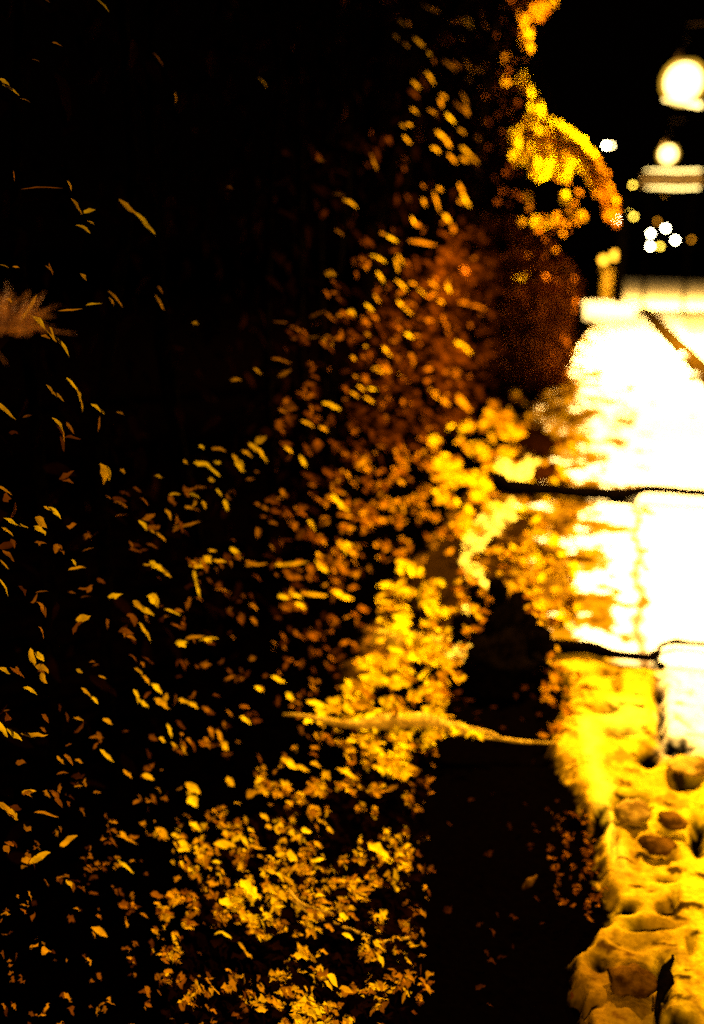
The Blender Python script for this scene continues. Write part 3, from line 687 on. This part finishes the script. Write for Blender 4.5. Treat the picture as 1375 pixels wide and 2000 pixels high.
tag(gl.build("ground_litter", LITTER), "carpet of curled orange leaves and bits along the bottom beside the black ground", "fallen leaves", kind="stuff")

# ------------------------------------------------------------------ dry grass tuft by the left edge
tf = empty("grass_tuft", at_x(38, 640, HX + .4), "fan of fine brown dry grass blades glowing at the left edge", "grass tuft")
m = MB(); o0 = Vector(tf.location)
for k in range(95):
    a = rnd.gauss(R(70), R(32)); L = rnd.uniform(.02, .055)
    d = CR * math.cos(a) + CU * math.sin(a) + (EYE - o0).normalized() * rnd.uniform(-.5, .5)
    b = o0 + CR * rnd.uniform(-.04, .012) + CU * rnd.uniform(-.01, .01)
    m.tube([b, b + d * L * .5 - CU * .002, b + d * L - CU * .006 + CR * .004], [.0008, .0006, .0002], 4)
m.build("blades", noisy("dry_grass", (.10, .026, .0008), (.42, .15, .004), 60, .8, .2), tf)

# ------------------------------------------------------------------ brown wall block behind the hedge end
wb = empty("stone_wall", (-1.35, 11.6, 0), "dim brown rough stone wall end beside the far part of the path", "wall")
vs = []; fs = []
nx, nzz = 26, 22
for side in (0, 1):
    for j in range(nzz + 1):
        for i in range(nx + 1):
            x = -2.3 + 1.5 * i / nx; z = -.06 + 1.22 * j / nzz * (1 - .22 * noise.noise(Vector((x * 2.6, 0, 2))) - .12 * noise.noise(Vector((x * 9, 0, 2))))
            y = 11.4 + side * .5 + 0.06 * noise.noise(Vector((x * 3, z * 3, side * 5)))
            vs.append((x + (.14 * noise.noise(Vector((z * 3, 3, 1))) + .07 * noise.noise(Vector((z * 9, 3, 1)))) * (i / nx), y, z))
K = (nx + 1) * (nzz + 1)
for j in range(nzz):
    for i in range(nx):
        a = j * (nx + 1) + i
        fs.append((a, a + 1, a + nx + 2, a + nx + 1)); fs.append((K + a + 1, K + a, K + a + nx + 1, K + a + nx + 2))
for i in range(nx):
    a = nzz * (nx + 1) + i; fs.append((a, a + 1, K + a + 1, K + a))
for j in range(nzz):
    a = j * (nx + 1) + nx; fs.append((a, K + a, K + a + nx + 1, a + nx + 1)); a = j * (nx + 1); fs.append((a + nx + 1, K + a + nx + 1, K + a, a))
m = MB(); m.add(vs, fs); m.build("wall_face", WALLM, wb)
iv = Leaves()
blotch(iv, [(880, 450), (990, 420), (1080, 470), (1150, 560), (1120, 600), (1130, 700), (1150, 760), (1040, 770), (960, 800), (880, 800)], 1500, (.05, .11), (.02, .24), mode="y", depth=11.1, dens=nz(.02, -.3, 51))
iv.build("ivy", LEAF, wb)

# ------------------------------------------------------------------ lit drooping tree at the top
lt = empty("drooping_tree", (-2.2, 12.6, 0), "tree with a drooping spray of bright yellow foliage beside the street lamps", "tree")
m = MB()
m.tube([(-2.2, 12.6, -.1), (-2.15, 12.6, 2.2), (-2.0, 12.5, 3.6), (-1.75, 12.4, 4.6)], [.14, .12, .09, .04], 10)
tl = Leaves()
D = 12.3
BR = [[(1020, 150), (1035, 185), (1050, 215), (1060, 240)], [(1025, 235), (1030, 270), (1040, 310), (1050, 345)], [(1040, 255), (1060, 280), (1065, 310), (1062, 340)],
      [(1050, 255), (1085, 280), (1090, 310), (1108, 340)], [(1060, 240), (1105, 265), (1135, 290), (1150, 340)], [(1080, 265), (1120, 300), (1150, 320), (1170, 370)],
      [(1100, 270), (1140, 300), (1175, 340), (1196, 400)], [(1005, 260), (1006, 285), (1012, 320)]]
DN = [70, 110, 110, 130, 190, 190, 130, 30]
for br, n in zip(BR, DN):
    P = [at_y(a, b, D + rnd.uniform(-.2, .2)) for a, b in br]
    m.tube([Vector((-1.75, 12.4, 4.3)).lerp(P[0], .2), *P], [.02] + [.014, .01, .007, .004][:len(P)], 5)
    for k in range(int(n * 1.7)):
        s = rnd.uniform(0, len(br) - 1.001); i = int(s); f = s - i
        q = P[i].lerp(P[i + 1], f) + rdir() * rnd.random() * .085
        toC = (EYE - q).normalized(); toL = (Vector((.7, 15, 4)) - q).normalized()
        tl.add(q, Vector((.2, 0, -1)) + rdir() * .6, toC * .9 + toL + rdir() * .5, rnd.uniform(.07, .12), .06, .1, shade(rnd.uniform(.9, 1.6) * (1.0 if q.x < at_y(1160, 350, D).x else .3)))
blotch(tl, [(1015, 20), (1035, 30), (1040, 98), (1018, 98)], 45, (.06, .1), (.3, .7), mode="y", depth=D)
blotch(tl, [(1035, 12), (1062, 5), (1068, 25), (1055, 40), (1035, 35)], 40, (.06, .1), (.15, .5), mode="y", depth=D)
blotch(tl, [(960, -10), (1060, -10), (1020, 200), (1020, 420), (960, 450), (940, 200)], 90, (.05, .09), (.01, .12), mode="y", depth=D)
blotch(tl, [(1175, 370), (1205, 380), (1208, 440), (1185, 430)], 60, (.06, .1), (.08, .35), mode="y", depth=D)
blotch(tl, [(1000, 420), (1100, 330), (1160, 400), (1110, 470), (1000, 560)], 40, (.05, .09), (.1, .5), mode="y", depth=D)
for a, b, s in [(1028, 383, .8), (1100, 383, 1.2), (1113, 413, .6), (1135, 424, .7), (1015, 435, .7), (1050, 436, 1.1), (1072, 433, 1.4), (1062, 434, 1.2), (1014, 547, 1), (1038, 538, .9), (983, 118, .5), (985, 158, .8), (1085, 8, .7)]:  # blurred leaf glints put in as clumps of bright-coloured leaves
    for k in range(8):
        q = at_y(a + rnd.gauss(0, 4), b + rnd.gauss(0, 4), 11.0)
        tl.add(q, rdir(), (EYE - q).normalized() + rdir() * .3 + Vector((.6, 0, .5)), .07, .045, .1, shade(s))
m.build("trunk", BLACKBARK, lt)
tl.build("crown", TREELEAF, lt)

# ------------------------------------------------------------------ end of the path: post on a white plinth
PB = ground(1205, 590)
py_ = PB.y
PY = 22.15
px0 = at_y(1215, 480, PY).x; PT = at_y(1216, 398, PY).z
po = empty("signal_post", (px0, PY, 0.37), "slim black post standing on the white plinth at the path's far end", "post")
m = MB(); m.lathe((px0, PY, 0.37), [(.13, 0), (.13, .06), (.10, .1), (.095, PT - .42), (.06, PT - .37)], 12); m.build("pole", METAL, po)
m = MB(); m.lathe((px0, PY, PT - .02), [(.09, 0), (.11, .04), (.09, .12), (.012, .2)], 12); m.build("finial", METAL, po)
pl = empty("white_plinth", (at_y(1193, 590, 22.5).x, 22.5, 0), "low white stone plinth glowing behind the black post", "plinth")
m = MB(); m.box((pl.location.x, 22.5, 0.17), (1.05, .8, .34), 0, 0, .03); m.build("block", WHITEP, pl)
m = MB(); m.box((pl.location.x, 22.5, 0.352), (1.12, .86, .04), 0, 0, .01); m.build("coping", WHITEP, pl)
pc = empty("stone_pillar", (at_y(1188, 540, 23.6).x, 23.6, 0), "short yellow stone pillar topped by two orange globes left of the black post", "pillar")
m = MB(); m.box((pc.location.x, 23.6, .48), (.26, .3, .96), 0, 0, .03); m.box((pc.location.x, 23.6, .99), (.34, .36, .06), 0, 0, .01); m.build("shaft", STONE, pc)
g1 = MB(); g1.ball(at_y(1202, 499, 23.6), .10, 10); g1.build("globe", FARORANGE, pc)
g2 = MB(); g2.ball(at_y(1179, 508, 23.6), .09, 10); g2.build("globe", FARORANGE, pc)

# ------------------------------------------------------------------ kiosk with lit roof edges put in as glowing strips, right edge
kx0 = at_y(1258, 340, 24).x; kx1 = at_y(1368, 340, 24).x
kz = at_y(1300, 333, 24).z; kz2 = at_y(1300, 367, 24).z
kk = empty("kiosk", ((kx0 + kx1) / 2 + .3, 24.3, 0), "dark kiosk by the street with lamp light on its roof edge as two glowing strips", "kiosk")
cx = kk.location.x
wd = kx1 - kx0
m = MB(); m.box(((kx0 + kx1) / 2, 24.6, (kz + kz2) / 2), (wd + .1, 1.1, abs(kz - kz2) - .1), 0, 0, .02); m.build("roof", ROOFM, kk)
for zz, a, b in ((kz, kx0 + .02, kx1), (kz2, kx0 + .06, kx1)):
    m = MB(); m.tube([(a, 23.95, zz + .01), (a + .4, 23.95, zz), (b - .5, 23.95, zz - .02), (b, 23.95, zz - .01)], [.008, .018, .018, .016], 10); m.build("glow_strip", EDGE_GLOW, kk)
for xx in (kx0 + .15, kx1 - .1):
    m = MB(); m.lathe((xx, 24.9, 0), [(.04, 0), (.04, kz2)], 8); m.build("leg", METAL, kk)
# tilted reflector tray under the nearest globe, lamp light on it put in as glow
rt = empty("reflector_tray", at_y(1335, 200, 15.3), "thin tilted reflector tray under the biggest globe lamp, lamp light on it as glow", "reflector tray")
m = MB(); a = at_y(1296, 194, 15.0); b = at_y(1370, 206, 15.0)
m.tube([a, a.lerp(b, .4), b], [.012, .03, .035], 10); m.build("glow_strip", EDGE_GLOW, rt)
m = MB(); m.tube([a + Vector((0, .08, .03)), b + Vector((0, .08, .03))], [.03, .03], 6)
m.tube([(LAMPS[1][0], 15, 3.35), a.lerp(b, .6) + Vector((0, .06, 0))], [.02, .02], 6); m.build("bracket", METAL, rt)

# ------------------------------------------------------------------ far lamps
far = [(1184, 284, "pair", 1, "left half of the twin white far lights above the black post"), (1194, 284, "p", .8, "right half of the twin white far lights above the black post"),
       (1204, 430, "w", 1, "white far light beside the black post, left of the cluster"), (1271, 456, "w", 1, "upper left white light of the far cluster"),
       (1300, 446, "w", 1, "highest white light of the far cluster"), (1319, 469, "w", 1, "rightmost white light of the far cluster"),
       (1270, 481, "w", .9, "lower left white light of the far cluster"), (1289, 481, "y", 1, "yellow light at the bottom of the far cluster"),
       (1284, 432, "o", .5, "dim orange light above the far cluster"), (1236, 361, "y", .8, "small yellow far light below the kiosk strips"),
       (1350, 468, "o", .7, "orange far light right of the white cluster"), (1298, 381, "o", .12, "faintest brown far light under the kiosk strips"),
       (1228, 415, "y", .5, "upper of two soft yellow lights right of the black post"), (1238, 423, "y", .9, "lower of two soft yellow lights right of the black post")]
glowm = {"w": glow("far_white", (1, .86, .5), 75), "p": glow("far_white_b", (1, .75, .3), 30), "y": glow("far_yellow", (1, .62, .05), 18), "o": glow("far_orange", (1, .35, .01), 5)}
for k, (a, b, c, s, lab) in enumerate(far):
    Y = 60.0
    p = at_y(a, b, Y)
    t = empty("far_lamp", (p.x, Y, 0), lab, "lamp", "distant lamps beyond the street")
    m = MB(); m.ball(p, .085 * math.sqrt(s), 8); m.build("globe", glowm.get(c, glowm["w"]), t)
    m = MB(); m.lathe((p.x, Y, -.05), [(.05, 0), (.035, p.z - .02)], 6); m.build("pole", METAL, t)
